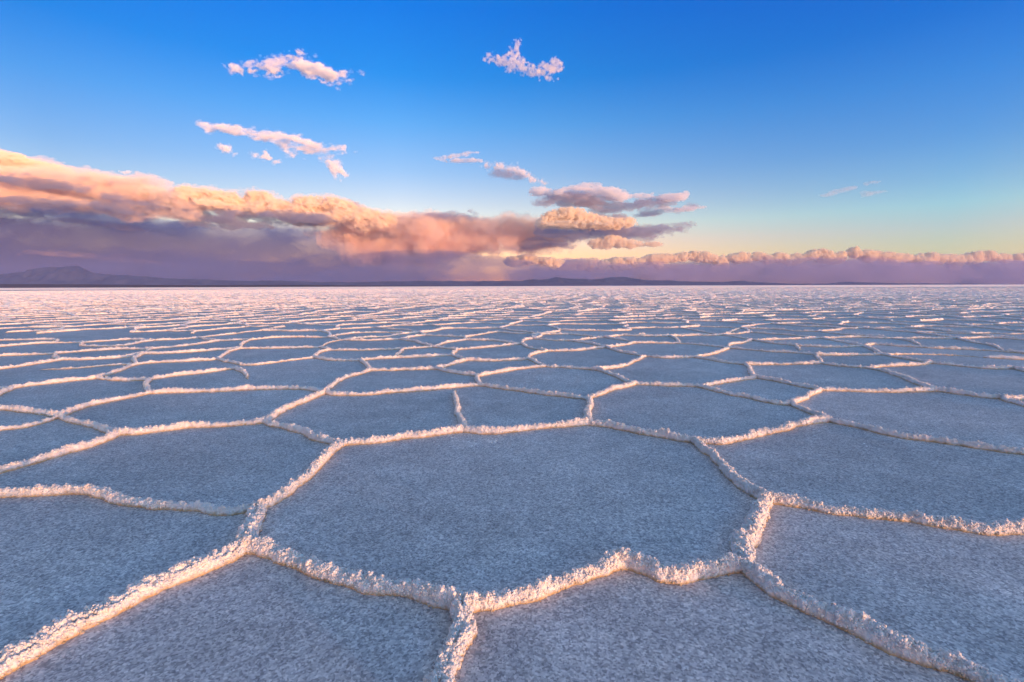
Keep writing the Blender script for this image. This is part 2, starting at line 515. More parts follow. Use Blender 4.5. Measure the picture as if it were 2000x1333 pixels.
TRACED = [
['e1',(-70,1352),(0,1312),(100,1258),(200,1207),(300,1155),(400,1110),(475,1074)],
['e2',(475,1074),(490,1045),(502,1010),(508,990)],
['e3',(475,1074),(540,1085),(600,1110),(650,1130),(700,1142),(780,1154),(840,1170),(903,1190)],
['e4',(903,1190),(897,1240),(882,1290),(868,1340),(858,1400)],
['e5',(903,1190),(980,1180),(1050,1160),(1120,1134),(1180,1114),(1220,1109),(1260,1120),(1300,1131),(1370,1118),(1450,1108)],
['e6',(1450,1108),(1455,1080),(1468,1040),(1482,1005),(1494,978)],
['e7',(1450,1108),(1490,1142),(1530,1170),(1600,1200),(1660,1228),(1720,1258),(1790,1283),(1860,1305),(1910,1328),(2000,1372)],
['e8',(1494,978),(1560,987),(1620,1000),(1700,1008),(1780,1018),(1850,1027),(1930,1038),(2000,1037),(2090,1042)],
['e9',(508,990),(440,1001),(380,994),(290,987),(240,979),(200,967),(160,960),(100,964),(0,968),(-90,974)],
['e10',(508,990),(535,983),(560,965),(590,940),(610,920),(640,890),(668,868)],
['e11',(668,868),(720,864),(780,857),(840,850),(907,841)],
['e12',(907,841),(960,845),(1020,840),(1080,834),(1150,828)],
['e13',(907,841),(897,815),(893,790),(888,761)],
['e14',(1150,828),(1200,834),(1250,844),(1300,854),(1355,862)],
['e15',(1355,862),(1385,887),(1410,911),(1440,942),(1494,978)],
['e16',(518,824),(545,832),(590,844),(620,857),(668,868)],
['e17',(231,848),(280,845),(330,840),(370,834),(430,832),(480,828),(518,824)],
['e18',(231,848),(200,862),(150,879),(90,897),(40,911),(0,922),(-80,944)],
['e19',(518,824),(560,800),(590,786),(636,766)],
['e20',(116,814),(150,826),(190,836),(231,848)],
['e21',(116,814),(60,805),(0,799),(-70,793)],
['e22',(116,814),(60,832),(0,839),(-70,847)],
['e23',(116,814),(160,797),(200,787),(250,777),(292,768)],
['e24',(292,768),(285,753),(290,742)],
['e25',(292,768),(360,766),(440,763),(520,760),(590,760),(636,766)],
['e26',(189,739),(240,743),(290,742)],
['e27',(189,739),(120,746),(50,754),(24,759)],
['e27b',(24,759),(-60,764)],
['e27c',(24,759),(0,771),(-50,790)],
['e28',(290,742),(350,733),(402,728),(455,721),(478,729),(484,740)],
['e29',(189,739),(224,728),(245,720),(266,712)],
['e30',(266,712),(315,708),(367,706),(424,702)],
['e31',(266,712),(210,714),(140,720),(77,722)],
['e32',(266,712),(262,702),(278,691)],
['e33',(119,703),(180,702),(245,698),(278,691)],
['e34',(119,703),(70,711),(30,717),(-30,724)],
['e35',(119,703),(106,698),(110,691)],
['e36',(110,691),(60,693),(0,695),(-60,696)],
['e37',(110,691),(168,686),(227,683),(296,682)],
['e37b',(278,691),(296,682)],
['e38',(296,682),(350,677),(402,670),(430,666)],
['e39',(424,702),(448,687),(470,681)],
['e40',(278,691),(315,691),(385,687),(470,681)],
['e41',(470,681),(560,680),(626,679)],
['e42',(470,681),(474,672),(486,665)],
['e43',(424,702),(472,713)],
['e44',(472,713),(507,712),(560,705),(612,699)],
['e45',(612,699),(626,688),(646,684)],
['e45b',(626,679),(646,684)],
['e46',(612,699),(650,704),(704,704)],
['e47',(636,766),(665,742),(700,731),(723,724)],
['e48',(704,704),(716,714),(723,724)],
['e49',(723,724),(765,723),(807,722),(850,721)],
['e50',(850,721),(888,728),(933,735)],
['e51',(933,735),(932,743),(936,753)],
['e52',(636,766),(650,771),(702,771),(772,766),(842,761),(895,755),(936,753)],
['e53',(936,753),(982,759),(1035,766),(1087,773),(1147,779)],
['e54',(1147,779),(1154,792),(1146,810),(1150,828)],
['e55',(1147,779),(1182,766),(1210,758),(1241,750)],
['e56',(1241,750),(1297,753),(1350,754),(1369,756)],
['e57',(933,735),(982,726),(1028,719),(1065,716)],
['e58',(1065,716),(1105,718),(1168,723)],
['e59',(1168,723),(1196,733),(1224,745),(1241,750)],
['e60',(1168,723),(1210,717),(1238,707),(1261,696)],
['e61',(1261,696),(1300,699),(1356,698)],
['e62',(1356,698),(1387,703),(1422,709),(1458,712)],
['e63',(1458,712),(1464,721),(1470,733),(1478,738)],
['e64',(1369,756),(1405,749),(1440,743),(1478,738)],
['e65',(1478,738),(1527,747),(1601,762)],
['e66',(1369,756),(1415,768),(1468,778),(1510,787),(1546,790)],
['e67',(1546,790),(1576,775),(1601,762)],
['e68',(1546,790),(1573,802),(1601,813),(1618,822)],
['e69',(1355,862),(1422,864),(1468,853),(1527,839),(1566,828),(1618,822)],
['e70',(1618,822),(1667,833),(1720,845),(1772,855),(1825,862),(1895,872),(1947,880),(2000,886),(2090,898)],
['e71',(1601,762),(1685,764),(1755,765),(1829,763)],
['e72',(1829,763),(1877,770),(1912,775),(1955,778)],
['e73',(1955,778),(1972,784),(2000,792),(2060,806)],
['e74',(1955,778),(1979,780),(2050,777)],
['e75',(1829,763),(1790,750),(1762,738),(1727,726),(1694,719)],
['e76',(1694,719),(1737,715),(1790,713),(1818,709)],
['e77',(1818,709),(1877,715),(1930,720),(1981,720)],
['e78',(1981,720),(2000,725),(2060,738)],
['e79',(1458,712),(1510,712),(1562,711),(1604,710)],
['e80',(1604,710),(1643,715),(1694,719)],
['e81',(1604,710),(1599,701),(1594,693)],
['e82',(1356,698),(1387,693),(1408,687),(1424,680)],
['e83',(1424,680),(1492,686),(1545,689),(1594,693)],
['e84',(1594,693),(1650,694),(1721,693)],
['e85',(1721,693),(1765,701),(1818,709)],
['e86',(1721,693),(1790,692),(1860,694),(1920,698)],
['e87',(1687,677),(1705,684),(1721,693)],
['e88',(1687,677),(1706,673),(1755,676),(1825,680),(1895,683),(1947,686),(2010,692)],
['e89',(1424,680),(1424,674),(1450,670),(1470,665)],
['e90',(1470,665),(1527,663),(1604,661)],
['e91',(1604,661),(1643,668),(1687,677)],
['e92',(1470,665),(1510,671),(1553,675)],
['e93',(1553,675),(1615,678),(1687,677)],
['e94',(1553,675),(1562,684)],
['e95',(1604,661),(1667,659),(1730,661),(1797,661),(1860,662)],
['e96',(1183,679),(1217,689),(1261,696)],
['e97',(1183,679),(1227,673),(1245,670),(1327,671)],
['e98',(1327,671),(1370,674),(1424,680)],
['e99',(1032,702),(1036,694),(1070,686)],
['e99b',(1070,686),(1122,685),(1183,679)],
['e100',(1032,702),(1065,716)],
['e101',(850,721),(877,714),(911,704)],
['e101b',(911,704),(965,705),(1032,702)],
['e102',(704,704),(755,700),(807,698),(882,694)],
['e102b',(882,694),(911,704)],
['e103',(882,694),(894,683)],
['e104',(894,683),(947,679),(1018,672)],
['e104b',(1018,672),(1035,680),(1070,686)],
['e105',(845,678),(894,683)],
['e106',(845,678),(788,682)],
['e106b',(788,682),(720,684),(646,684)],
['e107',(788,682),(778,692),(769,699)],
['e108',(845,678),(877,669),(910,664)],
['e109',(910,664),(965,666),(1018,672)],
['e110',(845,678),(811,668),(783,663)],
['e111',(783,663),(720,665),(667,664)],
['f1',(107,664),(50,664),(0,665),(-50,666)],
['f2',(-50,683),(0,677.5),(37,674),(75,671),(108,670)],
['f2b',(108,670),(162,669.5)],
['f3',(107,664),(112,667),(108,670)],
['f4',(162,669.5),(162,676),(212,677)],
['f5',(162,669.5),(212,666),(250,664),(302,665)],
['f5b',(302,665),(350,663),(390,660)],
['f6',(212,677),(250,674),(275,669),(302,665)],
['f7',(390,660),(405,664),(430,666)],
['f7b',(430,666),(475,664.5),(486,665)],
['f8',(486,665),(500,663),(550,659),(642,659)],
['f8b',(642,659),(660,663),(667,664)],
['f9',(626,679),(640,670),(667,664)],
['f10',(642,659),(675,653),(712,650),(820,650)],
['f11',(820,650),(831,655)],
['f12',(783,663),(812,657),(831,655)],
['f12b',(831,655),(908,659)],
['f13',(908,659),(910,664)],
['f14',(908,659),(937,654),(970,649),(1000,651),(1047,651)],
['f16',(1018,672),(1025,664),(1041,662)],
['f16b',(1041,662),(1080,665),(1112,666)],
['f16c',(1112,666),(1178,659.5)],
['f16d',(1178,659.5),(1217,655)],
['f17',(1041,662),(1047,654),(1112,653)],
['f17b',(1112,653),(1178,659.5)],
['f18',(1112,666),(1150,671),(1183,679)],
['f19',(1178,659.5),(1212,664),(1232,667)],
['f20',(1217,655),(1260,656.5),(1309,657)],
['f20b',(1309,657),(1320,662),(1327,671)],
['f21',(1309,657),(1350,654),(1412,655)],
['f21b',(1412,655),(1440,659),(1470,665)],
['f22',(1412,655),(1447,641)],
['f24',(1735,660),(1775,666),(1799,675)],
['f25',(1860,662),(1870,661.5)],
['f26',(1870,661.5),(1935,660),(2000,664),(2060,667)],
['f27',(1870,661.5),(1900,669),(1937,675),(1962,686)],
]
LABELS = {
'e1': 'cracked pink salt ridge running from the bottom left corner to the central pan',
'e2': 'short knobbly grey salt ridge at the left corner of the large central pan',
'e3': 'thick cream salt ridge along the lower left side of the large central pan',
'e4': 'cracked white salt ridge running off the bottom edge below the central pan',
'e5': 'wavy pink salt ridge along the lower right side of the large central pan',
'e6': 'short thick pink salt ridge at the right corner of the large central pan',
'e7': 'long grey white salt ridge running down to the bottom right corner',
'e8': 'pink salt ridge running from the central pan to the right edge, nearest of those',
'e9': 'pink salt ridge running from the left edge to the left corner of the central pan',
'e10': 'lumpy grey salt ridge along the upper left side of the large central pan',
'e11': 'pink far side ridge of the central pan, left of the free standing ridge',
'e12': 'pink far side ridge of the central pan, right of the free standing ridge',
'e13': 'lone upright grey salt ridge with a free end, splitting the pan behind the central one',
'e14': 'shaded cream salt ridge at the far right of the central pan',
'e15': 'blue grey salt ridge along the upper right side of the large central pan',
'e16': 'cream salt ridge sloping down right to the far left corner of the central pan',
'e17': 'long pink salt ridge along the far side of the pan left of the central one',
'e18': 'pink salt ridge slanting down to the left edge, left of the central pan',
'e54': 'short upright knobbly salt ridge closing the right end of the split pan',
'e69': 'pink salt ridge rising to the right from the far right corner of the central pan',
'e70': 'long salt ridge sloping down to the right edge behind the near right pan',
}
CRACKED = {'e1': .9, 'e2': .5, 'e4': .9, 'e10': .4, 'e17': .3, 'e19': .6, 'e47': .5}
WIDTHS = {'e1': .064, 'e2': .064, 'e4': .062, 'e6': .058, 'e3': .048, 'e5': .046, 'e10': .046, 'e7': .048, 'e54': .050}
HEIGHTS = {'e3': .043, 'e5': .041, 'e2': .042, 'e6': .044, 'e7': .039, 'e4': .039, 'e1': .037}
GROUP = 'salt ridges edging the pans of the salt flat'
ends_count = {}
for k, *pl in TRACED:
    for p in (pl[0], pl[-1]):
        ends_count[p] = ends_count.get(p, 0) + 1
OFF = lambda p: p[0] < -20 or p[0] > 2010 or p[1] > 1335
FAINT = {'e13': .95, 'e31': .6, 'e86': .6, 'e22': .7, 'e44': .7, 'f2b': .7, 'f9': .6}

def auto_label(P, faint, taken):
    u, v = proj(np.c_[P, np.zeros(len(P))])
    ok = (u > 0) & (u < 2000)
    if ok.any(): u, v = u[ok], v[ok]
    um, vm = u.mean() / 20, v.mean() / 13.33
    d = P[-1] - P[0]
    L = np.hypot(*d)
    nn = np.array([d[1], -d[0]]) / max(L, 1e-6)
    if nn[1] > 0: nn = -nn
    lit = nn[0] * SUN[0] + nn[1] * SUN[1]
    look = 'pink lit' if lit > 0.45 else ('pale pink' if lit > 0.1 else 'grey white')
    size = 'faint' if faint < 1 else ('short' if L < 0.7 else ('long' if L > 1.3 else 'medium'))
    du, dv = u[-1] - u[0], v[-1] - v[0]
    way = 'crosswise' if abs(du) > 8 * abs(dv) else ('slanting' if abs(du) > 1.2 * abs(dv) else 'lengthwise')
    for nd in (0, 1, 2):
        l = f"{size + ' ' if nd == 0 else ''}{look} {way} salt ridge, {um:.{nd}f} percent across and {vm:.1f} percent down the photo"
        if l not in taken: break
    taken.add(l)
    return l
taken = set()
NODES = []
ridge_count = 0
def add_ridge(P, W, H, d, seed, fade, crack, label):
    ds = max(0.0035, 0.0021 * d)
    nt_ = int(np.clip(0.13 / max(0.003, 0.0017 * d), 7, 40))
    V, Fc, Lf = ridge_mesh(P, W, H, ds, nt_, seed, fade, crack)
    ob = mesh_ob("salt_ridge", V, Fc, M_RIDGE, extra=Lf)
    mid = P[len(P) // 2]
    recentre(ob, (mid[0], mid[1], 0))
    tag(ob, label, 'salt ridge', GROUP)
    return ob

for n_, (k, *pl) in enumerate(TRACED):
    P = np.array([ground(u, v + 2.0 * min(1.0, (v - 560) / 300)) for u, v in pl])
    NODES += [P[0], P[-1]]
    fade = tuple(ends_count[p] == 1 and not OFF(p) for p in (pl[0], pl[-1]))
    f = FAINT.get(k, 1.0)
    d = np.hypot(P[:, 0], P[:, 1]).min()
    label = LABELS.get(k) or auto_label(P, f, taken)
    cr_ = CRACKED.get(k, 0.0)
    add_ridge(P, WIDTHS.get(k, .042 if d < 4 else .040) * f, HEIGHTS.get(k, 0.036 if d < 4 else .032) * f, d, n_, fade, cr_, label)
    ridge_count += 1
NODES = np.array(NODES)

# the network beyond and around the traced pans: a jittered honeycomb
def honeycomb(rmax, sector=None, edge=0.90, seed=3):
    a = edge * math.sqrt(3)
    R = int(rmax / (a * 0.85)) + 3
    rng = np.random.default_rng(seed)
    i, j = np.meshgrid(np.arange(-R, R + 1), np.arange(-R, R + 1), indexing='ij')
    bx, by = a * (i + 0.5 * j), a * math.sqrt(3) / 2 * j
    A = np.stack([bx, by + edge * .5], -1)
    B = np.stack([bx, by - edge * .5], -1)
    A = A + rng.uniform(-.36, .36, A.shape) * edge
    B = B + rng.uniform(-.36, .36, B.shape) * edge
    rot = np.array([[math.cos(.35), -math.sin(.35)], [math.sin(.35), math.cos(.35)]])
    A, B = A @ rot.T, B @ rot.T
    def warp(Q):
        q = Q.reshape(-1, 2)
        z = np.zeros(len(q))
        o = np.c_[vnoise(np.c_[q * .17, z], 31), vnoise(np.c_[q * .17, z + 7], 32)] * .9
        return (q + o).reshape(Q.shape)
    A, B = warp(A), warp(B)
    E = []
    # each A joins the B of its own cell and the two above
    for (di, dj) in ((0, 1), (-1, 1)):
        i0, i1 = max(0, -di), A.shape[0] - max(0, di)
        E.append(np.stack([A[i0:i1, :-1], B[i0 + di:i1 + di, 1:]], -2).reshape(-1, 2, 2))
    E.append(np.stack([A[:, :], B[:, :]], -2).reshape(-1, 2, 2))
    E = np.concatenate(E)
    E = E[rng.random(len(E)) > 0.02]
    m = E.mean(1)
    r = np.hypot(m[:, 0], m[:, 1])
    keep = (r < rmax)
    return E[keep]

E_all = honeycomb(215)
mid = E_all.mean(1)
dist = np.hypot(mid[:, 0], mid[:, 1])
azim = np.degrees(np.arctan2(mid[:, 0], mid[:, 1]))
keep = (dist < 14) | ((np.abs(azim) < 54))
E_all, mid, dist = E_all[keep], mid[keep], dist[keep]
pu, pv = proj(np.c_[mid, np.zeros(len(mid))])
front = (mid @ np.array([0, 1.0])) > 0.3
inside = front & (pu > -75) & (pu < 2075) & (pv > 656 + 0.008 * (pu - 1000))
E_all, mid, dist, pu, pv, front = [x[~inside] for x in (E_all, mid, dist, pu, pv, front)]
# join loose vertices to the nearest traced junction
near = dist < 16
for idx in np.where(near)[0]:
    for e in (0, 1):
        dd = np.hypot(*(NODES - E_all[idx, e]).T)
        jn = dd.argmin()
        if dd[jn] < 0.85:
            E_all[idx, e] = NODES[jn]
ln = np.hypot(*(E_all[:, 0] - E_all[:, 1]).T)
sel = ln > 0.12
E_all, mid, dist, pu, pv, front, ln = [x[sel] for x in (E_all, mid, dist, pu, pv, front, ln)]
# the largest ones in view are ridges of their own, the rest one mass
ua, va = proj(np.c_[E_all[:, 0], np.zeros(len(ln))])
ub, vb = proj(np.c_[E_all[:, 1], np.zeros(len(ln))])
inview = front & (pu > 5) & (pu < 1995) & (pv < 1333)
size = np.where(inview, (np.hypot(ua - ub, va - vb) + 4) / dist, 0)
order = np.argsort(-size)
own = order[:max(0, 298 - ridge_count)]
def bent(e, seed):
    rng = np.random.default_rng(seed)
    a, b = e
    t = np.linspace(0, 1, 5)[:, None]
    P = a + (b - a) * t
    L = np.hypot(*(b - a))
    n = np.array([-(b - a)[1], (b - a)[0]]) / L
    P[1:-1] += n * rng.normal(0, .045 * L, 3)[:, None]
    return P
for j in own:
    P = bent(E_all[j], int(j))
    rng = np.random.default_rng(int(j))
    h = rng.uniform(.75, 1.15)
    add_ridge(P, 0.040 * h, 0.034 * h, dist[j], int(j), (False, False), 0.0, auto_label(P, 1.0, taken))
rest = np.ones(len(ln), bool)
rest[own] = False

def far_ridges(idx, m, nprof, seed):
    """many ridges as one mesh: m points along, nprof across"""
    E = E_all[idx]
    n = len(E)
    if n == 0: return np.zeros((0, 3)), np.zeros((0, 4), int)
    rng = np.random.default_rng(seed)
    t = np.linspace(0, 1, m)
    d = E[:, 1] - E[:, 0]
    L = np.hypot(d[:, 0], d[:, 1])
    nn = np.stack([-d[:, 1], d[:, 0]], -1) / L[:, None]
    C = E[:, None, 0] + d[:, None] * t[None, :, None]
    bend = rng.normal(0, .05, (n, 1)) * L[:, None] * np.sin(math.pi * t)[None] + rng.normal(0, .03, (n, 1)) * L[:, None] * np.sin(2 * math.pi * t)[None]
    C = C + nn[:, None] * bend[..., None]
    hs = rng.uniform(.7, 1.25, (n, 1)) * (1 + rng.uniform(-.28, .28, (n, m)))
    a = np.linspace(0, math.pi, nprof)
    X = np.where(dist[idx] > 45, .062, np.where(dist[idx] > 22, .044, .028))[:, None, None] * (1 + rng.uniform(-.25, .25, (n, m, 1))) * np.cos(a)
    Z = np.where(dist[idx] > 14, .041, .036)[:, None, None] * hs[..., None] * np.sin(a) ** .8 * (1 + rng.uniform(-.12, .12, (n, m, nprof)))
    for e in (0, -1):
        X[:, e] *= .1; Z[:, e] *= .4
    Z *= 1 + rng.uniform(-.15, .15, Z.shape)
    V = np.empty((n, m, nprof, 3))
    V[..., :2] = C[:, :, None] + nn[:, None, None] * X[..., None]
    V[..., 2] = Z
    V[..., 0, 2] = V[..., -1, 2] = -0.01
    base = (np.arange(n) * m * nprof)[:, None, None]
    q = base + (np.arange(m - 1) * nprof)[None, :, None] + np.arange(nprof - 1)[None, None]
    Fc = np.stack([q, q + nprof, q + nprof + 1, q + 1], -1).reshape(-1, 4)
    return V.reshape(-1, 3), Fc
VV, FF, off = [], [], 0
for lo, hi, m, npf in ((0, 22, 34, 8), (22, 45, 18, 6), (45, 90, 10, 5), (90, 216, 6, 4)):
    idx = np.where(rest & (dist >= lo) & (dist < hi))[0]
    V, Fc = far_ridges(idx, m, npf, int(lo) + 5)
    VV.append(V); FF.append(Fc + off); off += len(V)
# still farther only the crests that rise over the ones before them can be seen
rng = np.random.default_rng(77)
y = 205.0
while y < 2600:
    half = y * 1.12
    segl = 0.006 * y + 0.5
    m = int(2 * half / segl)
    x = np.linspace(-half, half, m) + rng.normal(0, .2 * segl, m)
    yy = np.sqrt(np.maximum((y * 1.0) ** 2 - 0 * x, 1)) + vnoise(np.c_[x / (6 * segl), np.full(m, y), x * 0], 41) * 0.012 * y
    h = 0.052 * (1 + .3 * vnoise(np.c_[x / (1.2 * segl), np.full(m, y), x * 0], 42))
    V = np.empty((m, 3, 3))
    for c, (dy, hz) in enumerate(((-.13, 0), (0, 1), (.13, 0))):
        V[:, c, 0] = x
        V[:, c, 1] = yy + dy
        V[:, c, 2] = h if hz else -0.01
    q = (np.arange(m - 1) * 3)[:, None] + np.arange(2)[None]
    VV.append(V.reshape(-1, 3)); FF.append(np.stack([q, q + 1, q + 4, q + 3], -1).reshape(-1, 4)[:, ::-1] + off); off += m * 3
    y *= 1.022
tag(mesh_ob("distant_salt_ridges", np.vstack(VV), np.vstack(FF), M_RIDGE, smooth=False),
    'countless small salt ridges merging into a pink band towards the horizon', 'salt ridges', None, 'stuff')

# ------------------------------------------------------------------ loose salt crumbs on some pans
def build_crumbs():
    rng = np.random.default_rng(9)
    spots = []
    def patch(u0, v0, su, sv, n):
        for _ in range(n):
            spots.append(ground(u0 + rng.normal() * su, max(600, v0 + rng.normal() * sv)))
    patch(1080, 737, 55, 9, 260); patch(1060, 733, 35, 7, 160); patch(1320, 730, 60, 10, 40)
    patch(1080, 697, 50, 5, 90); patch(1650, 745, 90, 14, 50); patch(1700, 800, 120, 20, 40)
    patch(1880, 750, 80, 10, 50); patch(360, 800, 110, 14, 25); patch(600, 715, 60, 7, 20)
    patch(930, 866, 60, 5, 60); patch(1750, 850, 120, 14, 30); patch(650, 772, 60, 3, 25)
    loose = len(spots)
    for k, *pl in TRACED:                                # grains shed along the foot of the nearer ridges
        P = np.array([ground(u, v) for u, v in pl])
        d = np.hypot(*P.T).min()
        if d > 4.5: continue
        C, s_, L = resample(P, .02)
        for _ in range(int(L * 110)):
            c = C[rng.integers(len(C))]
            spots.append(c + rng.normal(size=2) * .020 + rng.choice([-1, 1]) * rng.normal(size=2) * .022)
    ico = []
    a = np.arange(6) * math.pi / 3
    base = np.vstack([np.c_[np.cos(a), np.sin(a), np.zeros(6)], np.c_[.6 * np.cos(a + .5), .6 * np.sin(a + .5), np.full(6, .7)]])
    q = [(j, (j + 1) % 6, 6 + (j + 1) % 6, 6 + j) for j in range(6)] + [(6, 7, 8, 9), (9, 10, 11, 6)]
    V, Fc = [], []
    for k, p in enumerate(spots):
        d = np.hypot(*p)
        r = rng.uniform(.003, .008) if k < loose else rng.uniform(.0015, .0045)
        b = base * np.array([r * rng.uniform(.8, 1.7), r * rng.uniform(.8, 1.4), r * rng.uniform(.25, .5)])
        b = b * (1 + rng.uniform(-.3, .3, (12, 1)))
        th = rng.uniform(0, 6.28)
        b = np.c_[b[:, 0] * math.cos(th) - b[:, 1] * math.sin(th), b[:, 0] * math.sin(th) + b[:, 1] * math.cos(th), b[:, 2] - .001]
        V.append(b + np.array([p[0], p[1], 0]))
        Fc.append(np.array(q) + 12 * k)
    tag(mesh_ob("salt_crumbs", np.vstack(V), np.vstack(Fc), M_CRUMB, smooth=False),
        'loose white salt crumbs scattered over the grey pans', 'salt crumbs', None, 'stuff')
build_crumbs()

# ------------------------------------------------------------------ shore and hills
def skyline_hill(name, pts, Y, depth, mat, rough, seed, step=3.0):
    """a range whose crest passes the given skyline points at distance Y, sloping to the plain before and behind"""
    pts = np.array(pts, float)
    u = np.arange(pts[0, 0], pts[-1, 0] + step, step)
    v = np.interp(u, pts[:, 0], pts[:, 1])
    crest = np.array([at(a, b, Y) for a, b in zip(u, v)])
    nx = len(u)
    rows = 25
    V = np.empty((nx, rows, 3))
    for j in range(rows):
        t = j / (rows - 1) * 2 - 1                       # -1 front foot .. 0 crest .. 1 back foot
        prof = (1 - abs(t)) ** 1.15
        V[:, j, 0] = crest[:, 0]
        V[:, j, 1] = Y + t * depth
        V[:, j, 2] = np.maximum(crest[:, 2], 0) * prof
    P = V.reshape(-1, 3)
    sc_ = depth * .22
    nz = vnoise(P / np.array([sc_, sc_, 1e9]), seed) + .5 * vnoise(P / np.array([sc_ * .4, sc_ * .4, 1e9]), seed + 1)
    k = np.tile((1 - np.abs(np.linspace(-1, 1, rows))) * np.abs(np.linspace(-1, 1, rows)) * 2, nx)
    P[:, 2] = P[:, 2] * (1 + rough * nz * k) + rough * .06 * P[:, 2] * nz
    V = P.reshape(nx, rows, 3)
    V[:, 0, 2] = V[:, -1, 2] = -2.0
    i = (np.arange(nx - 1) * rows)[:, None] + np.arange(rows - 1)[None]
    Fc = np.stack([i, i + rows, i + rows + 1, i + 1], -1).reshape(-1, 4)
    return tag(mesh_ob(name, V.reshape(-1, 3), Fc[:, ::-1], mat), kind='structure')

skyline_hill("shore", [(-500, 556.5), (-100, 555.6), (60, 555.4), (200, 556), (320, 557), (430, 557.2), (520, 556.6), (600, 557), (680, 558), (780, 558.6), (900, 559), (1040, 559)],
             2900, 260, M_SHORE, .4, 61)
skyline_hill("mountain", [(-700, 548), (-300, 540), (-120, 541), (-40, 543), (0, 538.5), (40, 534), (75, 526), (90, 523), (120, 522.5), (143, 520), (152, 520.5), (165, 526), (185, 533), (200, 537.5), (225, 537), (260, 540), (300, 542), (350, 545), (400, 546.5), (470, 549), (540, 549), (620, 551), (700, 552), (800, 557)],
             6400, 700, M_HILL, .9, 62)
skyline_hill("hills", [(520, 558), (600, 555), (680, 552), (760, 550), (830, 549), (880, 549), (930, 550), (990, 549), (1020, 549), (1037, 545), (1055, 547), (1075, 544.5), (1087, 541), (1096, 542), (1115, 545), (1150, 546), (1175, 545), (1195, 541.5), (1210, 541), (1225, 541.5), (1240, 545), (1270, 547.5), (1310, 549), (1360, 550.5), (1410, 551), (1430, 549.5), (1445, 549), (1460, 550.5), (1520, 553.5), (1600, 555), (1640, 552.5), (1660, 551), (1690, 552), (1740, 553.5), (1820, 554), (1950, 555), (2200, 556), (2700, 553)],
             6300, 600, M_HILL, .9, 63)

# ------------------------------------------------------------------ clouds
def fft_noise(shape, beta, stretch, seed, lo=None):
    rng = np.random.default_rng(seed)
    f = np.fft.rfftn(rng.standard_normal(shape))
    k = np.meshgrid(*[np.fft.fftfreq(n) * s for n, s in zip(shape[:-1], stretch[:-1])], np.fft.rfftfreq(shape[-1]) * stretch[-1], indexing='ij')
    kk = np.sqrt(sum(a * a for a in k))
    kk[0, 0, 0] = 1
    amp = kk ** (-beta / 2)
    if lo: amp = amp / (1 + (lo / kk) ** 4)          # nothing coarser than 1/lo cells
    amp[0, 0, 0] = 0
    g = np.fft.irfftn(f * amp, shape, axes=(0, 1, 2))
    return g / g.std()

def surface_nets(G):
    """closed quad mesh of the G = 0 surface (G > 0 inside), vertices in cell units"""
    S = G > 0
    nx, ny, nz = G.shape
    c = np.zeros((nx - 1, ny - 1, nz - 1, 3))
    cnt = np.zeros((nx - 1, ny - 1, nz - 1))
    sl = lambda o, n: slice(o, o + n)
    n3 = (nx - 1, ny - 1, nz - 1)
    for ax in range(3):
        oth = [a for a in range(3) if a != ax]
        for oa in (0, 1):
            for ob in (0, 1):
                o0 = [0, 0, 0]; o0[oth[0]] = oa; o0[oth[1]] = ob
                o1 = list(o0); o1[ax] = 1
                g0 = G[tuple(sl(o, n) for o, n in zip(o0, n3))]
                g1 = G[tuple(sl(o, n) for o, n in zip(o1, n3))]
                x = (g0 > 0) != (g1 > 0)
                t = np.where(x, g0 / np.where(x, g0 - g1, 1), 0)
                for a in range(3):
                    c[..., a] += np.where(x, t if a == ax else o0[a], 0)
                cnt += x
    act = cnt > 0
    idx = np.full(n3, -1, np.int64)
    idx[act] = np.arange(act.sum())
    base = np.stack(np.meshgrid(*[np.arange(n) for n in n3], indexing='ij'), -1)
    V = (base + c / np.maximum(cnt, 1)[..., None])[act]
    F_ = []
    for ax in range(3):
        b1, b2 = (ax + 1) % 3, (ax + 2) % 3
        s0 = [slice(1, -1)] * 3; s0[ax] = slice(0, -1)
        s1 = [slice(1, -1)] * 3; s1[ax] = slice(1, None)
        a0, a1 = S[tuple(s0)], S[tuple(s1)]
        for flip in (False, True):
            e = np.argwhere((a0 & ~a1) if not flip else (~a0 & a1))
            if len(e) == 0: continue
            e = e + 1
            e[:, ax] -= 1
            def cell(d1, d2):
                q = e.copy(); q[:, b1] += d1; q[:, b2] += d2
                return idx[q[:, 0], q[:, 1], q[:, 2]]
            quad = np.stack([cell(-1, -1), cell(0, -1), cell(0, 0), cell(-1, 0)], -1)
            F_.append(quad[:, ::-1] if flip else quad)
    return V, np.concatenate(F_)

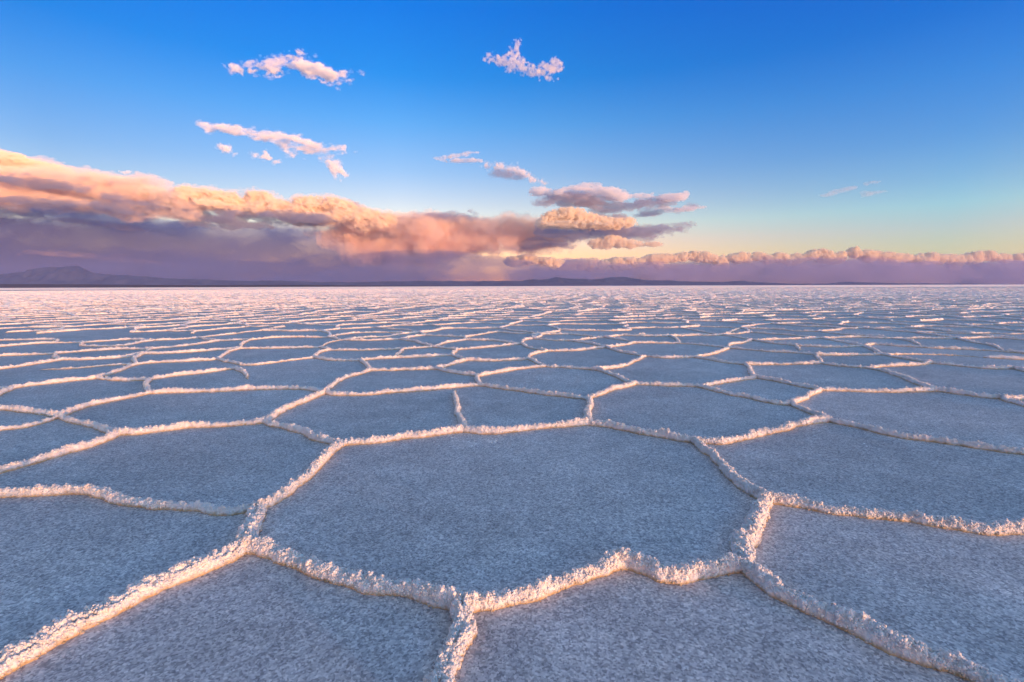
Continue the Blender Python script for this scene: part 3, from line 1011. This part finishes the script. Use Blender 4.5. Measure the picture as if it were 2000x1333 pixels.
def cloud_mesh(name, puffs, D, mat, parent=None, res=2.0, amp=6.0, beta=4.2, stretch=(1, 1, 1), billow=0.5, seed=0, bias=0.0, lo=None, sharp=1.0):
    """puffs: (u, v, ru, rv[, tilt degrees[, depth]]) in frame pixels at distance D; returns one closed mesh"""
    P = [tuple(p) + (0,) * (5 - len(p)) if len(p) < 5 else tuple(p) for p in puffs]
    pad = 3 * amp + 3 * res
    u0 = min(p[0] - max(p[2], p[3]) for p in P) - pad; u1 = max(p[0] + max(p[2], p[3]) for p in P) + pad
    v0 = min(p[1] - p[3] - p[2] * abs(math.sin(math.radians(p[4]))) for p in P) - pad
    v1 = max(p[1] + p[3] + p[2] * abs(math.sin(math.radians(p[4]))) for p in P) + pad
    dep = [p[5] if len(p) > 5 else min(max(p[3] * 1.6, p[2] * .5), p[3] * 5) for p in P]
    w1 = max(dep) + pad
    nu, nv, nw = int((u1 - u0) / res) + 2, int((v1 - v0) / res) + 2, int(2 * w1 / res) + 2
    u = u0 + np.arange(nu) * res; v = v0 + np.arange(nv) * res; wv = -w1 + np.arange(nw) * res
    G = np.full((nu, nv, nw), -1e3)
    for p, dw in zip(P, dep):
        c, s = math.cos(math.radians(p[4])), math.sin(math.radians(p[4]))
        du, dv = (u - p[0])[:, None, None], (v - p[1])[None, :, None]
        a, b = du * c + dv * s, -du * s + dv * c
        r = np.sqrt((a / p[2]) ** 2 + (b / p[3]) ** 2 + (wv[None, None] / dw) ** 2)
        g = (1 - r) * min(p[2], p[3]) * sharp
        m_ = np.maximum(G, g)
        G = m_ + 1.5 * np.exp(-np.abs(G - g) / 1.5)
    n = fft_noise(G.shape, beta, (stretch[0], stretch[1], stretch[2]), seed, lo)
    if billow > 0:
        n2 = fft_noise(G.shape, beta, stretch, seed + 1, lo)
        n = (1 - billow) * n + billow * (1.1 - 1.9 * np.abs(n2))
    G = G + amp * n + bias
    S = (G > 0).astype(np.float32)                       # drop specks that belong to no body of cloud
    for ax in range(3):
        c = np.cumsum(np.pad(S, [(4, 3) if a == ax else (0, 0) for a in range(3)]), axis=ax)
        k = S.shape[ax]
        S = np.take(c, np.arange(7, 7 + k), axis=ax) - np.take(c, np.arange(0, k), axis=ax)
    G = np.where((S < 62) & (G > 0), -0.01, G)
    for ax in range(3):
        G = np.moveaxis(G, ax, 0); G[0] = -1; G[-1] = -1; G = np.moveaxis(G, 0, ax)
    Vc, Fc = surface_nets(G)
    uu, vv, ww = u0 + Vc[:, 0] * res, v0 + Vc[:, 1] * res, -w1 + Vc[:, 2] * res
    d = FWD[None] + ((uu - CX) / F_PX)[:, None] * RT[None] - ((vv - CY) / F_PX)[:, None] * UP[None]
    t = D / d[:, 1]
    X = np.c_[d[:, 0] * t, D + ww * D / F_PX, CAM_H + d[:, 2] * t]
    ob = mesh_ob(name, X, Fc, mat, parent)
    if parent is None:
        recentre(ob, X.mean(0))
    else:
        ob.data.transform(Matrix.Translation(-parent.location))
    return ob

def per_px(tau, D):
    return tau * F_PX / D                                # density giving an optical depth of tau per frame pixel

HIGH = 8600.0
M_WISP = make_vapour("thin_cloud_vapour", per_px(0.022, HIGH), (.95, .97, 1), -.2)
M_CLOUD = make_vapour("cloud_vapour", per_px(0.085, HIGH), (1, 1, 1), -.4)
M_SOFT = make_vapour("sun_tinted_soft_vapour", per_px(0.035, 10000), (1, .88, .76), -.4)  # redder light on low cloud is put into the peach colour
M_SHADE_GREY = make_vapour("shaded_cloud_vapour", per_px(0.05, 10000), (.57, .57, .67))  # cloud shade painted as a grey vapour colour
M_SHADE_RAIN = make_vapour("shaded_rain_vapour", per_px(0.013, 11000), (.28, .32, .58))  # rain cloud whose unlit look is put into its blue-purple colour
M_PINKRAIN = make_vapour("sun_tinted_rain_vapour", per_px(0.04, 10000), (1, .79, .58), -.4)  # orange tint paints the warm low sunlight into the vapour
M_CURTAIN = make_vapour("sun_tinted_fall_vapour", per_px(0.012, 10300), (1, .74, .60), -.4)  # falling rain, sunset warmth included in its colour
M_BANK = make_vapour("sun_tinted_bank_vapour", per_px(0.35, 10000), (1, .93, .78), -.4)  # cream colour carries the warmth of the low sun
M_HEAP = make_vapour("sun_tinted_heap_vapour", per_px(0.5, 12800), (1, .93, .74), -.4)  # yellowish tint stands in for warmer light near the horizon

M_VEIL = make_vapour("cloud_veil_vapour", per_px(0.022, HIGH), (1, 1, 1), -.4)
M_LOWVEIL = make_vapour("sun_tinted_veil_vapour", per_px(0.016, 10000), (1, .82, .70), -.4)  # sunset reddening painted into the veil colour

def cloud(label, puffs, D=HIGH, mat=None, group=None, veil=None, **kw):
    ob = cloud_mesh("cloud", puffs, D, mat or M_CLOUD, **kw)
    if veil:                                             # thinner vapour round the body
        k2 = dict(kw)
        k2['bias'] = kw.get('bias', 0) + veil[0]
        cloud_mesh("veil", puffs, D, veil[1], parent=ob, **k2)
    return tag(ob, label, 'cloud', group)

def part(parent, name, puffs, D, mat, **kw):
    return cloud_mesh(name, puffs, D, mat, parent=parent, **kw)

def heap_line(pts, r0, r1, n, seed, drop=0.6):
    """little round heads piled along a crest line"""
    r = np.random.default_rng(seed)
    pts = np.array(pts, float)
    s = np.r_[0, np.cumsum(np.hypot(*np.diff(pts, axis=0).T))]
    out = []
    for q in r.uniform(0, s[-1], n):
        rad = r.uniform(r0, r1)
        u, v = np.interp(q, s, pts[:, 0]), np.interp(q, s, pts[:, 1])
        out.append((u, v + rad * r.uniform(.6, 1.6) + abs(r.normal()) * rad * drop, rad * r.uniform(1.0, 1.7), rad, 0, rad * 2))
    return out

M_TORN = make_vapour("torn_cloud_vapour", per_px(0.075, HIGH), (1, 1, 1), -.4)
G_HIGH = 'small clouds high in the blue sky'
G_LOW = 'sunset clouds above the horizon'
fine = dict(res=1.3, amp=4.0, beta=4.2, lo=.045, billow=.3, bias=-1.8, veil=(2.2, M_VEIL))
cloud('long ragged white cloud highest on the left of the sky',
      [(497, 134, 13, 6), (525, 133, 22, 9), (548, 121, 34, 6, -12), (577, 113, 16, 3), (525, 148, 10, 3), (600, 132, 36, 13, 10), (635, 143, 40, 13, 15), (672, 144, 20, 4, -8), (622, 155, 22, 5, 25)],
      seed=1, group=G_HIGH, res=1.2, amp=4.8, beta=4.1, lo=.04, billow=.25, bias=-3.0, stretch=(1.6, 1, 1), veil=(2.4, M_VEIL))
cloud('small round white puff left of the long highest cloud', [(460, 136, 14, 8)], seed=2, group=G_HIGH, **fine)
cloud('torn white cloud with a spike highest near the middle of the sky',
      [(978, 118, 16, 4, 10, 8), (995, 122, 14, 6, 0, 9), (1003, 108, 5, 12, 20, 7), (1009, 95, 3, 9, 20, 6), (1018, 126, 13, 5, 40, 8), (1010, 133, 10, 4, 0, 7), (1042, 140, 24, 5, 15, 8), (1062, 135, 14, 5, -20, 8), (1081, 131, 14, 11, 0, 12)],
      seed=3, group=G_HIGH, res=1.2, amp=6, beta=4.0, lo=.06, billow=.0, bias=-1.0, mat=M_TORN)
cloud('long thin pink streak of cloud slanting down to the right',
      [(410, 252, 12, 8), (440, 252, 28, 6, 8), (480, 260, 36, 4, 12), (525, 268, 42, 5, 8), (565, 270, 28, 7, 8), (600, 281, 38, 5, 22), (636, 290, 26, 3, 12), (640, 297, 20, 4, -20), (555, 283, 16, 6), (570, 300, 3, 10, 10), (555, 313, 13, 2.5, -15), (590, 293, 30, 7, 10)],
      seed=4, group=G_HIGH, res=1.2, amp=3.6, beta=4.3, lo=.04, billow=.2, bias=-2.6, stretch=(2.2, 1, 1), veil=(2.2, M_VEIL))
cloud('little pink puff under the left end of the slanting streak', [(440, 291, 13, 7, 15), (450, 297, 8, 4, 15)], seed=5, group=G_HIGH, **fine)
cloud('small flat bottomed white cloud under the middle of the slanting streak', [(512, 306, 19, 4), (516, 299, 7, 5)], seed=6, group=G_HIGH, **fine)
cloud('small round cream cloud below the right end of the slanting streak', [(652, 324, 13, 11), (664, 334, 13, 8, 30), (658, 346, 7, 5)], seed=7, group=G_HIGH, **fine)
cloud('two thin white bars of cloud right of the middle', [(875, 307, 26, 2.0, -5), (912, 300, 24, 2.2, -6), (918, 314, 30, 2.6), (890, 314, 22, 1.6)], seed=8, group=G_HIGH, bias=-.5, res=1.1, amp=1.1, beta=3.3, lo=.06, billow=.3, stretch=(2, 1, 1))
c9 = cloud('small grey based cloud sloping down to the right below the two thin bars', [(972, 328, 24, 4, 8), (1005, 333, 26, 5, 14), (1028, 344, 24, 4.5, 25), (1046, 352, 12, 2.5, 20)], seed=9, group=G_HIGH, **fine)
part(c9, 'shade_grey_base', [(985, 341, 32, 8, 4), (1010, 346, 20, 5, 8)], HIGH, M_SHADE_GREY, res=1.5, amp=2.5, beta=3.4, lo=.05, stretch=(2, 1, 1), seed=19)  # shaded underside, painted by darker vapour
cloud('faint pale wisp of cloud on the right, upper of two', [(1620, 380, 26, 3, -8), (1655, 369, 26, 3, -10), (1705, 357, 16, 1.6)], mat=M_WISP, seed=10, group=G_HIGH, res=1.6, amp=1.6, beta=3.6, lo=.06, stretch=(2, 1, 1))
cloud('faint pale wisp of cloud on the right, lower of two', [(1695, 381, 14, 2.5, -15), (1722, 376, 34, 1.6)], mat=M_WISP, seed=11, group=G_HIGH, res=1.6, amp=1.6, beta=3.6, lo=.06, stretch=(2, 1, 1))
cloud('tiny white fleck of cloud above the left cloud bank', [(245, 337, 13, 3.5)], seed=12, group=G_HIGH, res=1.2, amp=1.8, beta=3.4, lo=.06)
cloud('tiny pale fleck right of the slanting streak', [(697, 297, 8, 2)], seed=13, group=G_HIGH, mat=M_WISP, res=1.2, amp=1.2, beta=3.4, lo=.06)

# lens shaped clouds right of the middle
lens = dict(res=1.8, amp=4.5, beta=3.9, lo=.03, stretch=(2.6, 1, 1.5), billow=.2)
cL = cloud('broad grey lens shaped cloud with a pale rim right of the middle', [(1110, 376, 50, 5), (1160, 378, 55, 6), (1195, 381, 30, 5), (1075, 372, 24, 3)], 9200, M_CLOUD, G_LOW, seed=21, **lens)
part(cL, 'shade_grey_base', [(1100, 387, 52, 11), (1145, 389, 58, 9), (1090, 395, 40, 6)], 9150, M_SHADE_GREY, seed=22, **lens)  # underside shade of the lens, put in as grey vapour
cloud('flat thin cloud with a lit top right of the grey lens shaped one', [(1275, 386, 42, 5), (1300, 386, 22, 3)], 9200, M_CLOUD, G_LOW, seed=23, **lens)
cloud('grey slanting streak joining the two flat clouds', [(1210, 405, 60, 7, -3), (1255, 397, 45, 6, -10), (1180, 400, 40, 4)], 9300, M_SHADE_GREY, G_LOW, seed=24, **lens)
cloud('thin broken pink dashes of cloud at the right end of the flat clouds', [(1318, 412, 14, 3), (1350, 408, 26, 3, -6), (1300, 406, 20, 2)], 9300, M_CLOUD, G_LOW, seed=25, res=1.5, amp=2.2, beta=3.5, lo=.06, stretch=(2, 1, 1))
cloud('bright cream heap of cloud under the grey lens shaped cloud', heap_line([(1060, 424), (1085, 414), (1115, 409), (1145, 420), (1180, 428), (1230, 430)], 3, 8, 46, 52) + [(1085, 424, 26, 9), (1110, 420, 34, 13), (1130, 428, 40, 14), (1165, 434, 40, 9), (1205, 434, 30, 6), (1135, 440, 70, 6)], 9000, M_BANK, G_LOW, seed=26, res=1.6, amp=4.5, beta=3.5, lo=.04, billow=.8)
cloud('long dark grey streak of cloud beneath the bright cream heap', [(1180, 453, 110, 10), (1260, 448, 60, 6, -3), (1300, 444, 30, 3, -6), (1120, 458, 60, 12), (1245, 422, 60, 5, -8), (1200, 428, 40, 4)], 9700, M_SHADE_GREY, G_LOW, seed=27, **lens)
cloud('small orange heap of cloud below the long dark grey streak', heap_line([(1155, 474), (1180, 466), (1200, 463), (1235, 473)], 3, 6, 20, 53) + [(1180, 474, 28, 6), (1195, 468, 20, 8), (1215, 476, 30, 5), (1250, 478, 16, 3)], 9000, M_BANK, G_LOW, seed=28, res=1.5, amp=3.5, beta=3.5, lo=.05, billow=.7)
cloud('tiny orange heap of cloud, rightmost below the dark grey streak', [(1280, 478, 16, 5)], 9000, M_BANK, G_LOW, seed=29, res=1.5, amp=2.5, beta=3.5, lo=.05, billow=.7)

# the great bank on the left
soft = dict(res=2.6, amp=8, beta=3.9, lo=.012, stretch=(2.2, 1, 1.3), billow=.35, veil=(7, M_LOWVEIL))
heap = dict(res=2.0, amp=5.0, beta=3.7, lo=.025, billow=.6, stretch=(1.5, 1, 1.2))
heapv = dict(heap, veil=(6, M_LOWVEIL))
cH = cloud('great peach cloud band at the far left edge of the sky', [(-90, 318, 110, 16), (10, 316, 50, 13, 6), (60, 324, 50, 11, 8), (100, 336, 40, 10, 20), (130, 332, 22, 5), (60, 345, 130, 10, 6), (150, 356, 60, 7, 18)], 9900, M_SOFT, G_LOW, seed=31, **soft)
part(cH, 'lit_crown', [(-60, 309, 80, 7), (10, 311, 44, 8, 8), (65, 319, 34, 6, 10), (95, 325, 14, 5)], 9900, M_BANK, seed=32, **heap)
cloud('long orange cloud band under the peach band at the left edge', [(-80, 385, 120, 20), (60, 378, 110, 15, 6), (160, 375, 90, 13, 8), (190, 362, 40, 4), (250, 385, 90, 16, 5), (330, 392, 60, 16, 6), (180, 400, 100, 11, 10), (300, 412, 100, 9, 10)], 10000, M_SOFT, G_LOW, seed=33, **soft)
cloud('bright yellow heaped cloud crest above the purple rain', heap_line([(340, 374), (375, 368), (420, 376), (460, 381), (500, 380), (535, 388), (585, 405)], 5, 12, 60, 50) + [(300, 383, 24, 7), (375, 378, 24, 10), (400, 384, 36, 14, 6), (450, 392, 44, 12, 8), (500, 388, 32, 12), (520, 396, 40, 11, 8), (560, 408, 36, 7, 10), (430, 402, 70, 8, 6)], 9650, M_BANK, G_LOW, seed=34, **heapv)
cloud('dark mauve streak of cloud below the bright yellow crest', [(470, 420, 90, 6, 5), (560, 425, 90, 6, 5), (440, 432, 55, 8, 8), (490, 440, 40, 7), (600, 432, 70, 6, 3), (450, 442, 20, 5)], 9500, M_SHADE_GREY, G_LOW, seed=35, **lens)
cloud('peach heaped cloud in the middle of the left bank', heap_line([(580, 392), (600, 388), (650, 392), (700, 408), (760, 420)], 5, 12, 46, 51) + [(590, 395, 14, 9), (600, 405, 30, 13), (645, 405, 45, 16, 5), (690, 418, 45, 13, 10), (650, 425, 60, 12), (610, 428, 40, 9), (730, 424, 50, 8, 6)], 9700, M_BANK, G_LOW, seed=36, **heapv)
cloud('small mauve cap of cloud on top of the middle of the bank', [(690, 403, 18, 5, 10), (880, 425, 60, 5, 2), (850, 430, 50, 6)], 10300, M_SHADE_GREY, G_LOW, seed=37, **lens)
cR = cloud('broad salmon anvil cloud trailing rain near the middle', [(760, 440, 110, 14, 3), (850, 452, 120, 20), (930, 455, 110, 22), (1010, 455, 70, 18), (1060, 460, 50, 14), (900, 470, 110, 24), (700, 455, 80, 16), (800, 480, 90, 22), (990, 478, 60, 12)], 10400, M_PINKRAIN, G_LOW, seed=38, res=2.6, amp=7, beta=3.6, lo=.015, stretch=(1.3, 1.6, 1.2), billow=.25, veil=(8, M_LOWVEIL))
part(cR, 'rain_curtain', [(735, 496, 34, 36, 8, 40), (790, 502, 26, 36, 4, 40), (835, 500, 18, 34, 0, 40), (690, 484, 26, 30, 12, 40), (650, 468, 30, 20, 14, 40), (765, 518, 30, 24, 6, 30), (880, 488, 16, 22, 0, 30), (920, 486, 30, 14, 0, 30), (960, 486, 12, 18, 0, 30)], 10300, M_CURTAIN, seed=39, res=2.6, amp=7, beta=3.6, lo=.02, stretch=(.8, 5, 1), billow=.2, bias=-1)
part(cR, 'shade_mauve_patch', [(720, 462, 40, 6), (1055, 478, 50, 7, -4)], 10200, M_SHADE_GREY, seed=40, **lens)  # shading on the anvil, painted with grey vapour
cloud('dark purple rain cloud filling the sky above the mountain', [(0, 447, 160, 10, 3), (330, 440, 150, 9, 7), (560, 462, 120, 16, 5), (300, 455, 120, 22, 7), (430, 470, 120, 20, 5), (250, 468, 130, 30, 6), (400, 490, 180, 42), (550, 495, 150, 34, 6), (150, 500, 220, 40), (-60, 525, 260, 45), (350, 530, 320, 42), (650, 530, 220, 34), (-200, 470, 200, 22), (60, 470, 90, 9, 4)], 12000, M_SHADE_RAIN, G_LOW, seed=41, res=4.0, amp=9, beta=3.7, lo=.01, stretch=(2.4, 1, 1.4), billow=.2)
cloud('low purple rain cloud behind the central hills', [(900, 514, 170, 14, 2), (820, 530, 160, 14), (820, 546, 300, 16), (1000, 540, 220, 18), (950, 526, 120, 10), (640, 548, 200, 14)], 9950, M_SHADE_RAIN, G_LOW, seed=42, res=4.0, amp=5, beta=3.7, lo=.015, stretch=(2.4, 1, 1.4), billow=.2)
cloud('small pink heap of cloud low over the central hills', heap_line([(990, 508), (1020, 500), (1050, 504), (1090, 510)], 3, 7, 24, 54) + [(1005, 510, 22, 8), (1030, 507, 22, 9), (1055, 512, 26, 7), (1080, 513, 20, 5)], 11700, M_HEAP, G_LOW, seed=43, res=1.8, amp=4, beta=3.5, lo=.04, billow=.7)

# the low bank along the right
rng = np.random.default_rng(4)
crest = [(1090, 510), (1150, 504), (1200, 504), (1250, 500), (1300, 496), (1345, 491), (1372, 492), (1396, 500), (1430, 496), (1450, 491), (1475, 494), (1500, 493), (1540, 496), (1575, 492), (1603, 485), (1625, 494), (1650, 491), (1672, 481), (1690, 489), (1720, 492), (1760, 497), (1800, 495), (1820, 494), (1850, 498), (1880, 497), (1920, 489), (1950, 493), (1985, 496), (2050, 494), (2130, 497)]
tops = heap_line(crest, 1.6, 7, 520, 55, 1.3)
cJ = cloud('long low cloud bank with small cauliflower tops along the right horizon', tops, 12700, M_HEAP, G_LOW, seed=44, res=1.4, amp=2.0, bias=-.4, beta=3.4, lo=.05, billow=.8)
M_SHADE_DUSK = make_vapour('shaded_dusk_vapour', per_px(0.016, 11000), (.53, .45, .59))  # mauve colour paints the shaded foot of the bank
part(cJ, 'shade_purple_base', [(1150, 538, 160, 24), (1350, 536, 200, 26), (1550, 535, 200, 27), (1750, 535, 200, 27), (1950, 536, 200, 27), (2150, 536, 200, 27)], 12900, M_SHADE_DUSK, seed=45, res=4.0, amp=5, beta=3.7, lo=.02, stretch=(2.4, 1, 1.4), billow=.2)  # shade below the lit tops, painted in purple vapour

cloud('thin salmon streak in the dark purple rain cloud at the left', [(110, 497, 60, 2.5, 6), (200, 504, 60, 3, 8), (300, 512, 40, 2.5, 5), (170, 499, 90, 2)], 11000, M_CURTAIN, G_LOW, seed=46, res=1.6, amp=2, beta=3.6, lo=.03, stretch=(3, 1, 1))
cloud('thin mauve streaks crossing the pale gap at the far left', [(20, 412, 30, 4), (60, 420, 60, 3), (150, 433, 70, 4, 5), (220, 442, 60, 5, 8), (-40, 430, 70, 5)], 10900, M_SHADE_GREY, G_LOW, seed=47, res=1.8, amp=3, beta=3.6, lo=.03, stretch=(3, 1, 1))
cloud('thin grey streak painting shade across the peach band at the far left', [(30, 352, 90, 4, 5), (120, 366, 80, 5, 8), (-60, 345, 60, 4)], 9300, M_SHADE_GREY, G_LOW, seed=48, **lens)  # added to paint grey shading over the peach band
cloud('grey streaks painting shade along the underside of the orange band', [(70, 396, 110, 5, 3), (200, 408, 90, 6, 8), (300, 402, 60, 4, 8), (-40, 404, 80, 5)], 9300, M_SHADE_GREY, G_LOW, seed=49, **lens)  # underside shading of the band, added as grey vapour

# ------------------------------------------------------------------ haze over the plain, round the camera and the hills
def build_haze():
    x, y0, y1, z0, z1 = 9800.0, -120.0, 7400.0, -3.0, 310.0
    V = [(-x, y0, z0), (x, y0, z0), (x, y1, z0), (-x, y1, z0), (-x, y0, z1), (x, y0, z1), (x, y1, z1), (-x, y1, z1)]
    Fc = [(0, 3, 2, 1), (4, 5, 6, 7), (0, 1, 5, 4), (1, 2, 6, 5), (2, 3, 7, 6), (3, 0, 4, 7)]
    m = make_vapour("haze_air", 0.5e-4, (.55, .60, 1.0))
    tag(mesh_ob("haze", V, Fc, m, smooth=False), kind='stuff')
build_haze()
